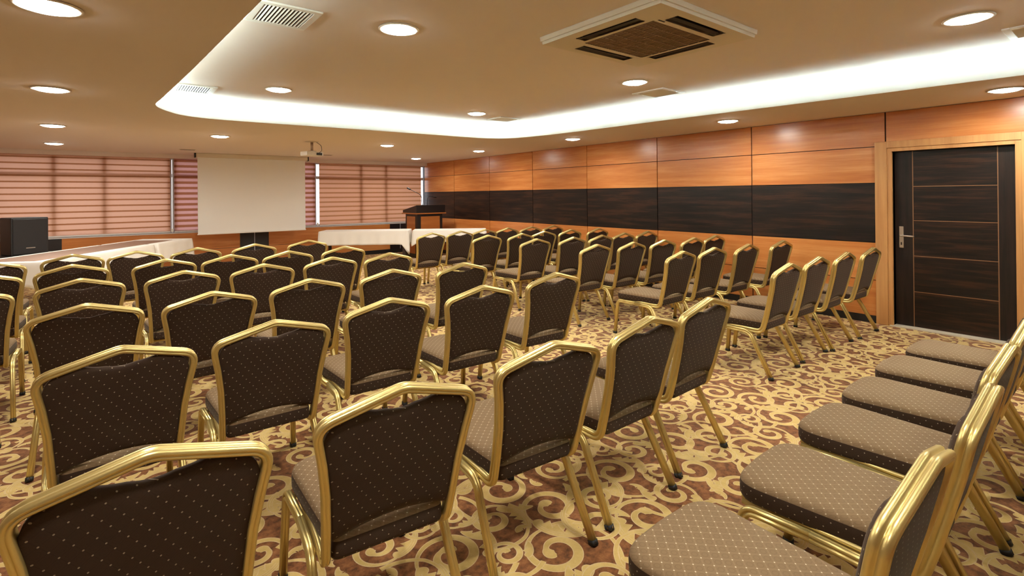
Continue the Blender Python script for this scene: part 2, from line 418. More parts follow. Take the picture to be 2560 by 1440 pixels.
# ------------------------------------------------------------------ floor with scroll carpet
def make_floor():
    rng = random.Random(11); P = 1.02
    motifs = []
    def ok(x, y, r):
        for (a, b, q) in motifs:
            dx = abs(x - a); dx = min(dx, P - dx); dy = abs(y - b); dy = min(dy, P - dy)
            if math.hypot(dx, dy) < (r + q) * .90: return False
        return True
    for r, cnt, tries in ((.150, 6, 900), (.115, 8, 1200), (.085, 10, 1500), (.06, 14, 1500)):
        c = 0
        for t in range(tries):
            if c >= cnt: break
            x, y = rng.random() * P, rng.random() * P
            if ok(x, y, r): motifs.append((x, y, r)); c += 1
    V = []; F = []; MI = []
    lay = [0]
    def ribbon(pts, wid, z, mi):
        lay[0] += 1; z = -.0011 + lay[0] * 5e-6
        o = len(V); n = len(pts)
        for i, (x, y) in enumerate(pts):
            a = pts[max(0, i - 1)]; b = pts[min(n - 1, i + 1)]
            tx, ty = b[0] - a[0], b[1] - a[1]; l = math.hypot(tx, ty) or 1; nx, ny = -ty / l, tx / l
            wl, wr = wid[i] if isinstance(wid[i], tuple) else (wid[i], wid[i])
            V.append((x + nx * wl, y + ny * wl, z)); V.append((x - nx * wr, y - ny * wr, z))
        for i in range(n - 1):
            F.append((o + 2 * i, o + 2 * i + 1, o + 2 * i + 3, o + 2 * i + 2)); MI.append(mi)
    E = .0042
    def shape(pts, wid, edge=E):
        ribbon(pts, [((w[0] + edge, w[1] + edge) if isinstance(w, tuple) else w + edge) for w in wid], -.0006, 2)
        ribbon(pts, wid, -.0003, 1)
    def tooth(t, n): q = (t * n) % 1.0; return (1 - q) ** .75 if q > .12 else (q / .12) ** .6
    def leaf(x, y, r, a1, h, r0, r1, ln, wd, n):
        N = 56; pts = []; wid = []
        for i in range(N):
            t = i / (N - 1); rr = r * (r0 + (r1 - r0) * t ** 1.4); a = a1 - h * ln * t
            pts.append((x + rr * math.cos(a), y + rr * math.sin(a)))
            body = max(0, math.sin(PI * t ** .75)) ** .7
            big = wd * r * body * (.30 + .70 * tooth(t, n)); small = .13 * r * body
            wid.append((big, small) if h < 0 else (small, big))
        shape(pts, wid)
    for (x, y, r) in motifs:
        h = rng.choice((-1, 1)); a0 = rng.random() * 2 * PI
        if r > .07:
            N = 60; turns = 1.45; pts = []; wid = []
            for i in range(N):
                t = i / (N - 1); rr = r * (1.0 - .80 * t ** .9); a = a0 + h * turns * 2 * PI * t
                pts.append((x + rr * math.cos(a), y + rr * math.sin(a)))
                w = r * (.018 + .105 * math.sin(PI * min(1, t / .95)) ** 1.2)
                if t > .80: w = max(w, r * .155 * math.sin(PI * min(1, (t - .80) / .20 * .93)))
                wid.append(w)
            shape(pts, wid)
            leaf(x, y, r, a0 + h * .25, h, .93, 1.60, 1.25, .44, 4)
            leaf(x, y, r, a0 - h * 2.3, h, 1.08, 1.42, .95, .36, 3)
            # stem running on to the next scroll, ending in a small hook
            N = 40; pts = []; wid = []
            for i in range(N):
                t = i / (N - 1); rr = r * (1.0 + .95 * t - .35 * max(0, t - .7)); a = a0 - h * (1.9 * t + 1.2 * max(0, t - .72))
                pts.append((x + rr * math.cos(a), y + rr * math.sin(a))); wid.append(.0035 + .006 * t * t)
            shape(pts, wid, .003)
        else:
            leaf(x, y, r, a0, h, .25, 1.0, 2.6, .55, 3)
    V = np.array(V); F = np.array(F); MI = np.array(MI)
    X0, X1, Y0, Y1 = -2.3, W, -.4, D
    vs = []; fs = []; ms = []; o = 0
    for i in range(int(math.floor(X0 / P)) - 1, int(X1 / P) + 2):
        for j in range(int(math.floor(Y0 / P)) - 1, int(Y1 / P) + 2):
            q = V + np.array((i * P, j * P, 0.0))
            c = q[F].mean(1); inb = (c[:, 0] > X0) & (c[:, 0] < X1 - .02) & (c[:, 1] > Y0) & (c[:, 1] < Y1 - .02)
            if not inb.any(): continue
            q[:, 0] = np.clip(q[:, 0], -9, X1); q[:, 1] = np.clip(q[:, 1], -9, Y1)
            vs.append(q); fs.append(F[inb] + o); ms.append(MI[inb]); o += len(q)
    base = np.array([(XL, YF, -.0012), (W + .12, YF, -.0012), (W + .12, D, -.0012), (XL, D, -.0012)])
    vs.append(base); fs.append(np.array([[o, o + 1, o + 2, o + 3]])); ms.append(np.array([0])); o += 4
    v = np.concatenate(vs); f = np.concatenate(fs); mi = np.concatenate(ms)
    me = bpy.data.meshes.new('floor')
    me.vertices.add(len(v)); me.vertices.foreach_set('co', v.astype(np.float32).ravel())
    me.loops.add(f.size); me.loops.foreach_set('vertex_index', f.astype(np.int32).ravel())
    me.polygons.add(len(f)); me.polygons.foreach_set('loop_start', np.arange(0, f.size, 4, dtype=np.int32))
    for m in ('rust', 'carpet_gold', 'carpet_edge'): me.materials.append(M[m])
    me.polygons.foreach_set('material_index', mi.astype(np.int32)); me.update(); me.validate()
    ob = bpy.data.objects.new('floor', me); COL.objects.link(ob)
    return tag(ob, 'carpeted floor with gold scrolls on rust brown', 'floor', kind='structure')
make_floor()

# ------------------------------------------------------------------ walls
def struct(o, label, cat): return tag(o, label, cat, kind='structure')
DY0, DY1, DZ = .875, 1.865, 1.948           # door opening
gl = [YF] + [1.925 + 1.5294 * k for k in range(-2, 8)]
gl = [g for g in gl if g < D - .05 and (g == YF or g > YF + .3)] + [D]
rows = [(.079, .49, 0), (.49, .92, 0), (.92, 1.60, 1), (1.60, 2.0145, 0), (2.0145, ZC, 0)]
wr = MB(); gp = .007
for y0, y1 in zip(gl, gl[1:]):
    for z0, z1, mi in rows:
        a, b = y0 + gp, y1 - gp
        if z0 < 2.06 and b > .72 and a < 2.02:               # cut for the door and its frame
            if a < .72: wr.box(W, W + .018, a, .72, z0 + gp * .6, z1 - gp * .6, mi)
            if b > 2.02: wr.box(W, W + .018, 2.02, b, z0 + gp * .6, z1 - gp * .6, mi)
            if z1 > 2.06: wr.box(W, W + .018, max(a, .72), min(b, 2.02), 2.05, z1 - gp * .6, mi)
            continue
        wr.box(W, W + .018, a, b, z0 + (0 if mi else gp * .6), z1 - (0 if mi else gp * .6), mi)
for a, b, z0, z1 in ((YF, DY0, 0, ZT + .15), (DY1, D + .15, 0, ZT + .15), (DY0, DY1, DZ, ZT + .15)):
    wr.box(W + .018, W + .14, a, b, z0, z1, 2)
struct(wr.build('wall_right', [M['cherry_y'], M['wenge_y'], M['groove']]), 'right wall of cherry panels with a dark wenge band', 'wall')
bb = MB().box(W - .012, W, 2.02, D, 0, .079).box(W - .012, W, YF, .72, 0, .079)
struct(bb.build('baseboard_right', M['base']), 'black skirting along the panelled right wall', 'skirting')
# window wall: parapet of cherry panels with dark strips, bulkhead over the blinds
wb = MB(); ZS = .775
strips = [(-4.86, -4.26), (-1.29, -.69), (2.28, 2.87), (5.84, 6.43)]
e = XL
for a, b in strips + [(W, W)]:
    if a > e: wb.box(e, a, D, D + .12, .10, ZS, 0)
    if b > XL and b > a: wb.box(max(a, XL), b, D - .006, D + .12, .10, ZS, 1)
    e = max(b, XL)
for zz in (.40,): wb.box(XL, W, D - .001, D + .02, zz - .004, zz + .004, 2)
for a, b in strips: 
    if b > XL: wb.box((a + b) / 2 - .006, (a + b) / 2 + .006, D - .0075, D, .10, ZS, 3)
wb.box(XL, W, D, D + .12, 0, .10, 2)
wb.box(XL, W + .12, D + .12, D + .2, 0, ZS - .01, 2)
struct(wb.build('wall_back', [M['cherry_x'], M['wenge_x'], M['groove'], M['greyblue']]), 'low cherry parapet under the windows with dark strips', 'wall')
struct(MB().box(XL, W, D - .012, D - .0005, 0, .10).build('baseboard_back', M['base']), 'black skirting along the window wall', 'skirting')
struct(MB().box(XL, W, D - .16, D + .2, 2.318, ZC + .02).build('trim_1', M['ceil']), 'dropped bulkhead along the head of the windows', 'bulkhead')
struct(MB().box(XL - .12, XL, YF, D + .2, 0, ZT + .15).build('wall_left', M['wall']), 'plain beige left wall', 'wall')
struct(MB().box(XL - .12, W + .14, YF - .12, YF, 0, ZT + .15).build('wall_front', M['wall']), 'plain beige wall behind the camera', 'wall')

# windows: posts, bars and panes behind the blinds
def window(n, x0, x1, bars, label):
    m = MB(); y0, y1 = D + .035, D + .085
    m.box(x0, x1, y0, y1, ZS - .01, ZS + .06, 0); m.box(x0, x1, y0, y1, 2.29, 2.36, 0); m.box(x0, x1, y0, y1, 1.93, 2.0, 0)
    for b in bars: m.box(b - .035, b + .035, y0 + .001, y1 - .001, ZS, 2.33, 0)
    o = struct(m.build('window_%d' % n, M['greyblue']), label, 'window')
    MB().box(x0 + .02, x1 - .02, D + .055, D + .061, ZS + .02, 2.32).build('pane', M['glass'], o)
    return o
window(1, XL, 1.03, (XL + .04, -3.4, -2.3, -1.6, -.80, -.065, .99), 'window behind the wide blind left of the screen')
window(2, 1.035, 3.965, (1.075, 2.0, 3.0, 3.915), 'window behind the projection screen')
window(3, 3.97, W, (5.07, 5.75), 'window behind the blind right of the screen')
struct(MB().box(XL, W, D - .01, D + .1, ZS - .012, ZS + .004).build('trim_2', M['railm']), 'pale window sill over the cherry parapet', 'sill')

def blind(x0, x1, mat, label, chain=None):
    r = empty('roller_blind', ((x0 + x1) / 2, D + .012, 0))
    tx = r.location
    h = (x1 - x0) / 2; N = 40
    m = MB(); v = []; f = []
    for s, yy in ((0, -.0006), (1, .0006)):
        for j in range(2):
            for i in range(N + 1):
                v.append((-h + 2 * h * i / N, yy + .0015 * math.sin(i * .9), .812 if j == 0 else 2.35))
    n1 = 2 * (N + 1)
    for i in range(N): f.append((i, i + 1, N + 2 + i, N + 1 + i))
    m.add(v[:n1], f, 0, True)
    m.build('fabric', mat, r)
    MB().box(-h, h, -.012, .010, .788, .818).build('bottom_rail', M['railm'], r, .004)
    MB().box(-h, h, -.002, .014, 2.33, 2.36).build('head_rail', M['railm'], r)
    if chain is not None:
        c = MB()
        for dx in (-.008, .008):
            c.sweep([Vector((chain + dx, -.02, .84)), Vector((chain + dx, -.02, 1.6)), Vector((chain + dx, -.02, 2.33))], [(.004 * math.cos(2 * PI * i / 6), .004 * math.sin(2 * PI * i / 6)) for i in range(6)], (1, 0, 0))
        c.build('pull_chain', M['railm'], r)
        MB().box(chain - .02, chain + .02, -.034, -.012, .80, .87).build('chain_weight', M['white_metal'], r, .004)
    tag(r, label, 'blind', 'striped roller blinds along the window wall')
blind(XL + .02, .995, M['blind1'], 'wide rose striped roller blind left of the screen', (5.575 / 2 + .03))
blind(1.065, 3.92, M['blind2'], 'mauve striped roller blind mostly hidden behind the screen')
blind(4.015, 6.775, M['blind3'], 'amber striped roller blind right of the screen', -1.43)

# ------------------------------------------------------------------ ceiling with raised tray and lit cove
def tray_loop():
    pts = [(.72, -.6), (.553, 2.528), (.514, 3.258), (.475, 3.995), (.425, 4.847), (.385, 5.5), (.355, 5.86), (.365, 6.03), (.41, 6.19), (.49, 6.36), (.60, 6.53),
           (.76, 6.64), (1.05, 6.70), (1.657, 6.694), (2.649, 6.655), (3.867, 6.625), (4.436, 6.615), (4.66, 6.58), (4.85, 6.50), (4.99, 6.36), (5.08, 6.18),
           (5.16, 5.85), (5.22, 5.474), (5.285, 4.763), (5.35, 3.7), (5.45, 2.6), (5.51, 1.9), (5.552, 1.3), (5.60, .656), (5.66, -.3), (5.64, -.52), (5.53, -.66), (5.3, -.72), (1.05, -.72), (.84, -.70)]
    P = [Vector((*p, 0)) for p in pts]; n = len(P); out = []
    for i in range(n):                                            # Catmull-Rom smoothing
        a, b, c, d = P[i - 1], P[i], P[(i + 1) % n], P[(i + 2) % n]
        for k in range(4):
            t = k / 4
            out.append(.5 * ((2 * b) + (c - a) * t + (2 * a - 5 * b + 4 * c - d) * t * t + (3 * b - a - 3 * c + d) * t ** 3))
    return out
LOOP = tray_loop()
def offset(loop, d):
    n = len(loop); out = []
    for i in range(n):
        t = (loop[(i + 1) % n] - loop[i - 1]).normalized(); nrm = Vector((t.y, -t.x, 0))   # loop runs clockwise -> flip for outward
        out.append(loop[i] - nrm * d)
    return out
area = sum(a.x * b.y - b.x * a.y for a, b in zip(LOOP, LOOP[1:] + LOOP[:1]))
SG = 1 if area < 0 else -1
def off(d): return offset(LOOP, d * SG)
def band(mb, la, za, lb, zb, mi=0):
    n = len(la); v = [(p.x, p.y, za) for p in la] + [(p.x, p.y, zb) for p in lb]
    mb.add(v, [(i, (i + 1) % n, n + (i + 1) % n, n + i) for i in range(n)], mi, False)
cm = MB()
bm = bmesh.new()
rect = [(XL, YF), (W + .02, YF), (W + .02, D + .02), (XL, D + .02)]
ev = []
for lp in ([(p[0], p[1]) for p in rect], [(p.x, p.y) for p in LOOP]):
    vs = [bm.verts.new((x, y, ZC)) for x, y in lp]
    for i in range(len(vs)): ev.append(bm.edges.new((vs[i], vs[(i + 1) % len(vs)])))
bmesh.ops.triangle_fill(bm, use_beauty=True, use_dissolve=False, edges=ev)
bm.verts.index_update()
cm.add([v.co.copy() for v in bm.verts], [[v.index for v in f.verts] for f in bm.faces], 0); bm.free()
L1, L2 = off(.004), off(.24)
band(cm, LOOP, ZC, LOOP, 2.497, 3)
band(cm, LOOP, 2.41, L2, 2.41, 1); band(cm, L2, 2.41, L2, ZT, 1)
n = len(L2); cm.add([(p.x, p.y, ZT) for p in L2], [tuple(range(n))], 2)
cm.box(XL - .12, W + .14, YF - .12, D + .2, ZT + .02, ZT + .1, 0)
co = cm.build('ceiling', [M['ceil'], M['cove'], M['ceil'], M['opal']]); struct(co, 'cream ceiling with a round-cornered raised tray', 'ceiling')
lm = MB(); La, Lb = off(.10), off(.125)
band(lm, La, 2.482, Lb, 2.482); band(lm, La, 2.474, Lb, 2.474); band(lm, La, 2.474, La, 2.482); band(lm, Lb, 2.474, Lb, 2.482)
nl = len(LOOP)
for k in range(len(lm.f)):
    q = LOOP[k % nl]
    if q.x < .70 and q.y < 5.7: lm.mi[k] = 1
led = lm.build('cove_light_strip', [M['led'], M['led_dim']]); tag(led, 'cool white light strip hidden in the cove around the ceiling tray', 'light')
tm = MB(); band(tm, off(.09), 2.4155, off(.09), 2.474); band(tm, off(.09), 2.474, off(.135), 2.474); band(tm, off(.135), 2.474, off(.135), 2.4155)
tm.build('strip_carrier', M['white_metal'], led)

# downlights
def downlight_proto():
    r = empty('ceiling_downlight')
    MB().lathe([(.098, -.0), (.120, -.0005), (.129, -.003), (.131, -.006), (.127, -.009), (.118, -.010), (.110, -.008), (.108, -.002)], 40, caps=False).build('trim_ring', M['white_metal'], r)
    MB().lathe([(.017, -.026), (.05, -.0245), (.084, -.019), (.103, -.011), (.107, -.002)], 40).build('diffuser', M['lamp'], r)
    return r
LAMPW = 17
def add_lamp(parent, k):
    ld = bpy.data.lights.new('downlight_lamp', 'AREA'); ld.shape = 'DISK'; ld.size = .19; ld.energy = LAMPW * k
    ld.color = (1, .965, .87); ld.spread = math.radians(172)
    lo = bpy.data.objects.new('lamp', ld); COL.objects.link(lo); lo.parent = parent; lo.location = (0, 0, -.030)
dl = downlight_proto()
LOW = [(-.217, 3.197, 'first from the camera of the column over the left seats'), (-.366, 5.587, 'second from the camera of the column over the left seats'),
       (-.529, 8.325, 'third from the camera of the column over the left seats'), (-.685, 10.995, 'nearest the windows in the column over the left seats'),
       (1.277, 8.48, 'between ceiling tray and screen, above its left edge'), (3.858, 8.438, 'between ceiling tray and screen, right of the projector'),
       (5.781, 11.04, 'above the lectern corner, nearest the windows'), (5.863, 8.512, 'second from the windows in the right wall column'),
       (5.88, 5.869, 'third from the windows in the right wall column'), (6.044, 3.328, 'fourth from the windows in the right wall column'),
       (6.245, .848, 'above the dark door in the right wall column')]
HIGH = [(1.504, 3.097, 'in the raised tray, left of the air conditioner'), (1.367, 5.561, 'in the far left corner of the raised tray'),
        (3.876, 5.667, 'in the far right corner of the raised tray'), (4.066, 3.197, 'in the raised tray, just beyond the air conditioner'), (4.299, .755, 'in the raised tray, nearest the door')]
EXTRA = [(-2.9, 5.6), (-2.9, 9.0), (-.1, .8)]  # unseen downlights added to set the light level
EXTRA_HIGH = [(1.66, .66)]  # unseen tray downlight carrying on the lamp grid, added to light the near seats
used = False
for pts, z in ((LOW, ZC), (HIGH, ZT)):
    for (x, y, lb) in pts:
        o = dl if not used else copy_tree(dl); used = True
        o.location = (x, y, z); tag(o, 'round downlight ' + lb, 'ceiling light', 'round recessed downlights')
for o in [o for o in COL.objects if o.name.startswith('ceiling_downlight')]: add_lamp(o, 1.8 if (o.location.y > 8 and o.location.x < 5 and o.location.y < 9) else (.92 if o.location.y < 4 else 1.0))
for x, y, zl in [(*e, ZC) for e in EXTRA] + [(*e, ZT) for e in EXTRA_HIGH]:
    o = copy_tree(dl)
    for c in list(o.children): 
        if c.type == 'LIGHT': pass
    o.location = (x, y, zl); tag(o, 'added unseen downlight outside the view, setting the light level', 'ceiling light', 'round recessed downlights')

# grilles in the tray
def vent(x0, x1, y0, y1, z, label, n=13, wide=True):
    r = empty('ceiling_vent', ((x0 + x1) / 2, (y0 + y1) / 2, z)); a, b = (x1 - x0) / 2, (y1 - y0) / 2; w = .042
    f = MB()
    f.box(-a, a, -b, -b + w, -.012, 0).box(-a, a, b - w, b, -.012, 0).box(-a, -a + w, -b + w, b - w, -.012, 0).box(a - w, a, -b + w, b - w, -.012, 0)
    f.build('frame', M['white_metal'], r, .003)
    MB().box(-a + w, a - w, -b + w, b - w, -.002, -.0003).build('backing', M['dark'], r)
    for k in range(n):
        x = -a + w + (2 * a - 2 * w) * (k + .5) / n
        T = Matrix.Translation((x, 0, -.007)) @ Matrix.Rotation(.5, 4, 'Y')
        MB().box(-.005, .005, -b + w, b - w, -.0012, .0012, 0, T).build('slat', M['white_metal'], r)
    tag(r, label, 'air vent', 'white air grilles in the raised tray')
vent(.655, 1.01, 3.08, 3.48, ZT, 'white slatted air grille by the left edge of the tray, nearest')
vent(.50, .86, 5.80, 6.2, ZT, 'white slatted air grille in the far left corner of the tray')
vent(4.50, 4.90, 3.18, 3.58, ZT, 'white slatted air grille by the right edge beyond the air conditioner')
vent(4.78, 5.14, .30, .67, ZT, 'white slatted air grille near the door side of the tray')
vent(4.30, 4.68, 5.70, 6.05, ZT, 'white slatted air grille in the far right corner of the tray')
for x0, x1, y, lb in ((1.02, 1.28, 11.14, 'thin slot diffuser left of the screen housing'), (3.59, 3.79, 11.06, 'thin slot diffuser right of the projector')):
    r = empty('slot_diffuser', ((x0 + x1) / 2, y, ZC)); h = (x1 - x0) / 2
    MB().box(-h, h, -.06, .06, -.008, 0).build('frame', M['plastic'], r, .002)
    MB().box(-h + .015, h - .015, -.04, .04, -.010, -.006).build('slot', M['dark'], r)
    tag(r, lb, 'air vent', 'slot diffusers near the screen')

# ceiling cassette air conditioner
def cassette():
    cx, cy = 2.91, 2.183; a = .522; b = .487
    r = empty('ceiling_air_conditioner', (cx, cy, ZT))
    f = MB(); z0, z1 = -.052, 0
    # tapered panel with an opening for the grille and four slots
    ia, ib = .315, .285
    sl = [(-.44, -.345, -.25, .25), (.345, .44, -.25, .25), (-.27, .27, -.485 + .06, -.33), (-.27, .27, .33, .425)]
    xs = sorted({-a, a, -ia, ia, -.44, -.345, .345, .44, -.27, .27}); ys = sorted({-b, b, -ib, ib, -.25, .25, -.425, -.33, .33, .425})
    for x0, x1 in zip(xs, xs[1:]):
        for y0, y1 in zip(ys, ys[1:]):
            mx, my = (x0 + x1) / 2, (y0 + y1) / 2
            if abs(mx) < ia and abs(my) < ib: continue
            if any(s[0] < mx < s[1] and s[2] < my < s[3] for s in sl): continue
            f.add([(x0, y0, z0), (x1, y0, z0), (x1, y1, z0), (x0, y1, z0)], [(0, 1, 2, 3)])
    o1 = [(-a, -b), (a, -b), (a, b), (-a, b)]; k = 1.028
    ps = [(z0, 1), (z0 + .012, 1.004), (z0 + .02, 1.004), (z0 + .022, 1.022), (-.004, k), (0, k)]
    v = [(x * s, y * s, z) for z, s in ps for x, y in o1]; fs = []
    for q in range(len(ps) - 1):
        for i in range(4): j = (i + 1) % 4; fs.append((q * 4 + i, q * 4 + j, q * 4 + 4 + j, q * 4 + 4 + i))
    f.add(v, fs); f.build('panel', M['plastic'], r)
    gmb = MB().box(-ia + .004, ia - .004, -ib + .004, ib - .004, z0 + .004, z0 + .012)
    gr = gmb.build('intake_grille', M['mesh'], r)
    bars = MB()
    for i in range(1, 26): x = -ia + 2 * ia * i / 26; bars.box(x - .0035, x + .0035, -ib + .004, ib - .004, z0, z0 + .004)
    for i in range(1, 7): y = -ib + 2 * ib * i / 7; bars.box(-ia + .004, ia - .004, y - .004, y + .004, z0 - .001, z0 + .004)
    bars.build('grille_bars', M['meshbar'], gr)
    for (x0, x1, y0, y1) in sl:
        s = MB().box(x0, x1, y0, y1, z0 + .03, z0 + .034).build('air_outlet', M['dark'], r)
        if x1 - x0 < y1 - y0: xm = (x0 + x1) / 2; MB().box(xm - .008, xm + .03, y0 + .01, y1 - .01, z0 + .008, z0 + .014).build('louvre', M['black'], s)
        else: ym = (y0 + y1) / 2; MB().box(x0 + .01, x1 - .01, ym - .008, ym + .03, z0 + .008, z0 + .014).build('louvre', M['black'], s)
    MB().box(-.30, -.24, -.318, -.308, z0 - .002, z0 + .001).build('badge', M['dark'], r)
    tag(r, 'square cream cassette air conditioner in the raised tray', 'air conditioner')
cassette()

# ------------------------------------------------------------------ door
dr = empty('door_1', (W, (DY0 + DY1) / 2, 0)); yc = (DY0 + DY1) / 2
struct(dr, 'dark wood door in a pale oak frame on the right wall', 'door')
f = MB(); o0, o1, oz = DY0 - .155 - yc, 2.025 - yc, 2.063
i0, i1, iz = DY0 - yc, DY1 - yc, DZ
f.box(-.022, .0, i1 + .045, o1, 0, oz).box(-.022, .0, o0, i0 - .045, 0, oz).box(-.022, .0, i0 - .045, i1 + .045, iz + .04, oz)
f.box(-.012, .10, i1, i1 + .045, 0, iz + .04).box(-.012, .10, i0 - .045, i0, 0, iz + .04).box(-.012, .10, i0, i1, iz, iz + .04)
f.build('door_frame', M['frame_wood'], dr, .003)
lf = MB(); st = .165
lf.box(.085, .125, i1 - st, i1, .012, iz, 1).box(.085, .125, i0, i0 + .137, .012, iz, 1)
zs = [.012, .397, .79, 1.18, 1.556, iz]
for z0, z1 in zip(zs, zs[1:]): lf.box(.085, .125, i0 + .137, i1 - st, z0, z1, 0)
leaf = lf.build('door_leaf', [M['door_h'], M['door_v']], dr)
il = MB(); il.box(.0835, .086, i1 - st - .004, i1 - st + .004, .012, iz).box(.0835, .086, i0 + .133, i0 + .141, .012, iz)
for z in zs[1:-1]: il.box(.0835, .086, i0 + .137, i1 - st, z - .004, z + .004)
il.build('inlay', M['inlay'], leaf)
hp = i1 - .058
h = MB(); h.box(.076, .085, hp - .022, hp + .022, .872, 1.112); hd = h.build('handle_plate', M['steel'], dr, .006)
lv = fillet([(.076, hp, 1.012), (.030, hp, 1.012), (.028, hp - .125, 1.005)], [.012], 5)
MB().sweep(lv, [(.009 * math.cos(2 * PI * i / 12), .009 * math.sin(2 * PI * i / 12)) for i in range(12)], (0, 0, 1)).build('lever', M['steel'], hd)
MB().box(.0745, .077, hp - .006, hp + .006, .905, .935).build('keyhole', M['dark'], hd)
MB().box(-.03, .10, i0, i1 + .03, -.002, .010).build('threshold', M['stone'], dr)

# ------------------------------------------------------------------ screen and projector
sc = empty('projection_screen', (2.44, 11.95, ZC)); hw = 1.04
MB().box(-hw - .03, hw + .05, -.05, .05, -.085, 0).build('housing', M['plastic'], sc, .008)
MB().box(-hw - .055, -hw - .03, -.055, .055, -.09, 0).box(hw + .05, hw + .07, -.055, .055, -.09, 0).build('end_cap', M['black'], sc)
v = []; N = 16
for j in range(N + 1):
    z = -.08 + (-1.632 + .08) * j / N
    for i in range(N + 1): v.append((-hw + 2 * hw * i / N, .006 * math.sin(PI * i / N) * j / N, z))
MB().add(v, [(j * (N + 1) + i, j * (N + 1) + i + 1, (j + 1) * (N + 1) + i + 1, (j + 1) * (N + 1) + i) for j in range(N) for i in range(N)], 0, True).build('screen_cloth', M['screen'], sc)
MB().box(-hw - .01, hw + .01, -.010, .012, -1.645, -1.622).build('bottom_bar', M['white_metal'], sc, .004)
tag(sc, 'pull-down white projection screen hanging before the windows', 'screen')
pj = empty('projector', (2.60, 8.55, ZC), .25)
MB().lathe([(.02, -.012), (.095, -.010), (.105, -.003), (.105, 0)], 28).build('ceiling_plate', M['plastic'], pj)
MB().lathe([(.022, -.15), (.022, -.01)], 18).build('mount_pole', M['steel'], pj)
MB().box(-.05, .05, -.05, .05, -.162, -.150).build('bracket', M['steel'], pj)
pb = MB().box(-.145, .145, -.10, .11, -.235, -.165).build('body', M['white_metal'], pj, .014)
T = Matrix.Translation((-.07, .11, -.20)) @ Matrix.Rotation(-PI / 2, 4, 'X')
MB().lathe([(.03, 0), (.033, .015), (.026, .018)], 22, T).build('lens', M['lens'], pb)
MB().box(.02, .12, -.104, -.099, -.222, -.185).build('connector_panel', M['black'], pb)
cb = fillet([(.05, -.05, -.01), (.11, -.09, -.06), (.10, -.13, -.15), (.06, -.10, -.19)], [.06, .06], 6)
MB().sweep(cb, [(.004 * math.cos(2 * PI * i / 8), .004 * math.sin(2 * PI * i / 8)) for i in range(8)], (1, 0, 0)).build('cable', M['black'], pj)
tag(pj, 'small white projector hanging on a ceiling mount before the screen', 'projector')

# ------------------------------------------------------------------ tables under cloths
def table_cloth(p0, ang, length, width, drop, label_t, label_c, seed, corner=False, ztop=.745):
    """p0 = front edge end, table runs along ang, body lies to its left"""
    rng = random.Random(seed)
    t = empty('trestle_table', (*p0, 0), ang)
    MB().box(.02, length - .02, .02, width - .02, ztop - .035, ztop - .006).build('tabletop', M['trestle'], t, .003)
    for x in (.10, length - .10):
        for y in (.10, width - .10): MB().box(x - .03, x + .03, y - .03, y + .03, 0, ztop - .035).build('leg', M['trestle'], t)
    MB().box(.12, length - .12, width - .06, width - .04, .42, ztop - .035).build('modesty_panel', M['trestle'], t)
    tag(t, label_t, 'table', 'conference tables before the screen')
    c = MB(); n = 96; per = []
    L, Wd, r = length, width, .035
    tot = 2 * (L + Wd)
    def pt(s):
        s %= tot
        if s < L: return Vector((s, 0, 0)), Vector((0, -1, 0))
        s -= L
        if s < Wd: return Vector((L, s, 0)), Vector((1, 0, 0))
        s -= Wd
        if s < L: return Vector((L - s, Wd, 0)), Vector((0, 1, 0))
        s -= L
        return Vector((0, Wd - s, 0)), Vector((-1, 0, 0))
    S_ = []
    for a, ln in ((0, L), (L, Wd), (L + Wd, L), (2 * L + Wd, Wd)):
        m = max(6, int(ln / .045)); S_ += [a + ln * i / m for i in range(m)]
    ph = [rng.random() * 6.28 for _ in range(4)]
    rings = []
    prof = [(0, 0), (.004, -.004), (.007, -.012)] + [(.009 + .02 * k / 8, -.012 - (drop - .012) * k / 8) for k in range(1, 9)]
    for o_, dz in prof:
        ring = []
        for s in S_:
            p, nr = pt(s)
            e = min(abs(s - q) for q in (0, L, L + Wd, 2 * L + Wd, tot)); cor = max(0, 1 - e / .12)
            f = -dz / drop
            wv = f * (.010 * math.sin(s * 17 + ph[0]) + .007 * math.sin(s * 31 + ph[1]))
            extra = -f * f * .09 * cor
            if corner and abs(s - L) < .14: extra -= f * f * .14 * (1 - abs(s - L) / .14)
            nn = nr
            if e < .12:
                p2, n2 = pt(s + .12 if (s % tot) < tot and pt(s + .12)[1] != nr else s - .12); nn = (nr * (1 - .5 * cor) + n2 * .5 * cor)
            ring.append(p + nn * (o_ + wv + f * .035 * cor) + Vector((0, 0, ztop + dz + extra)))
        rings.append(ring)
    m = len(S_); v = [p for rg in rings for p in rg]
    f = [(k * m + i, k * m + (i + 1) % m, (k + 1) * m + (i + 1) % m, (k + 1) * m + i) for k in range(len(rings) - 1) for i in range(m)]
    f.append(tuple(range(m)))
    c.add(v, f, 0, True)
    o = c.build('tablecloth', M['cloth']); o.location = (*p0, .0015); o.rotation_euler = (0, 0, ang)
    md = o.modifiers.new('thickness', 'SOLIDIFY'); md.thickness = .002; md.offset = 1
    for p in o.data.polygons:
        if len(p.vertices) > 4: p.use_smooth = False
    tag(o, label_c, 'tablecloth', 'white tablecloths on the conference tables')
aL = math.atan2(11.2 - 8.35, 1.22 + .62)
table_cloth((-.62, 8.35), aL, 2.20, .86, .30, 'long dark table under white cloth, left of the screen, nearer half', 'white cloth on the nearer left table beside the loudspeaker', 3)
uL = Vector((math.cos(aL), math.sin(aL), 0)); pL = Vector((-.62, 8.35, 0)) + uL * 2.30
table_cloth((pL.x, pL.y), aL, 1.08, .86, .33, 'dark table under white cloth, left, ending below the screen', 'white cloth on the left table end below the screen', 4)
rn = MB(); rn.box(.05, 3.0, .14, .76, 0, .003)
ro = rn.build('table_runner', plain('brown_runner', (.27, .16, .11), .6)); ro.location = (-.62, 8.35, .7485); ro.rotation_euler = (0, 0, aL)
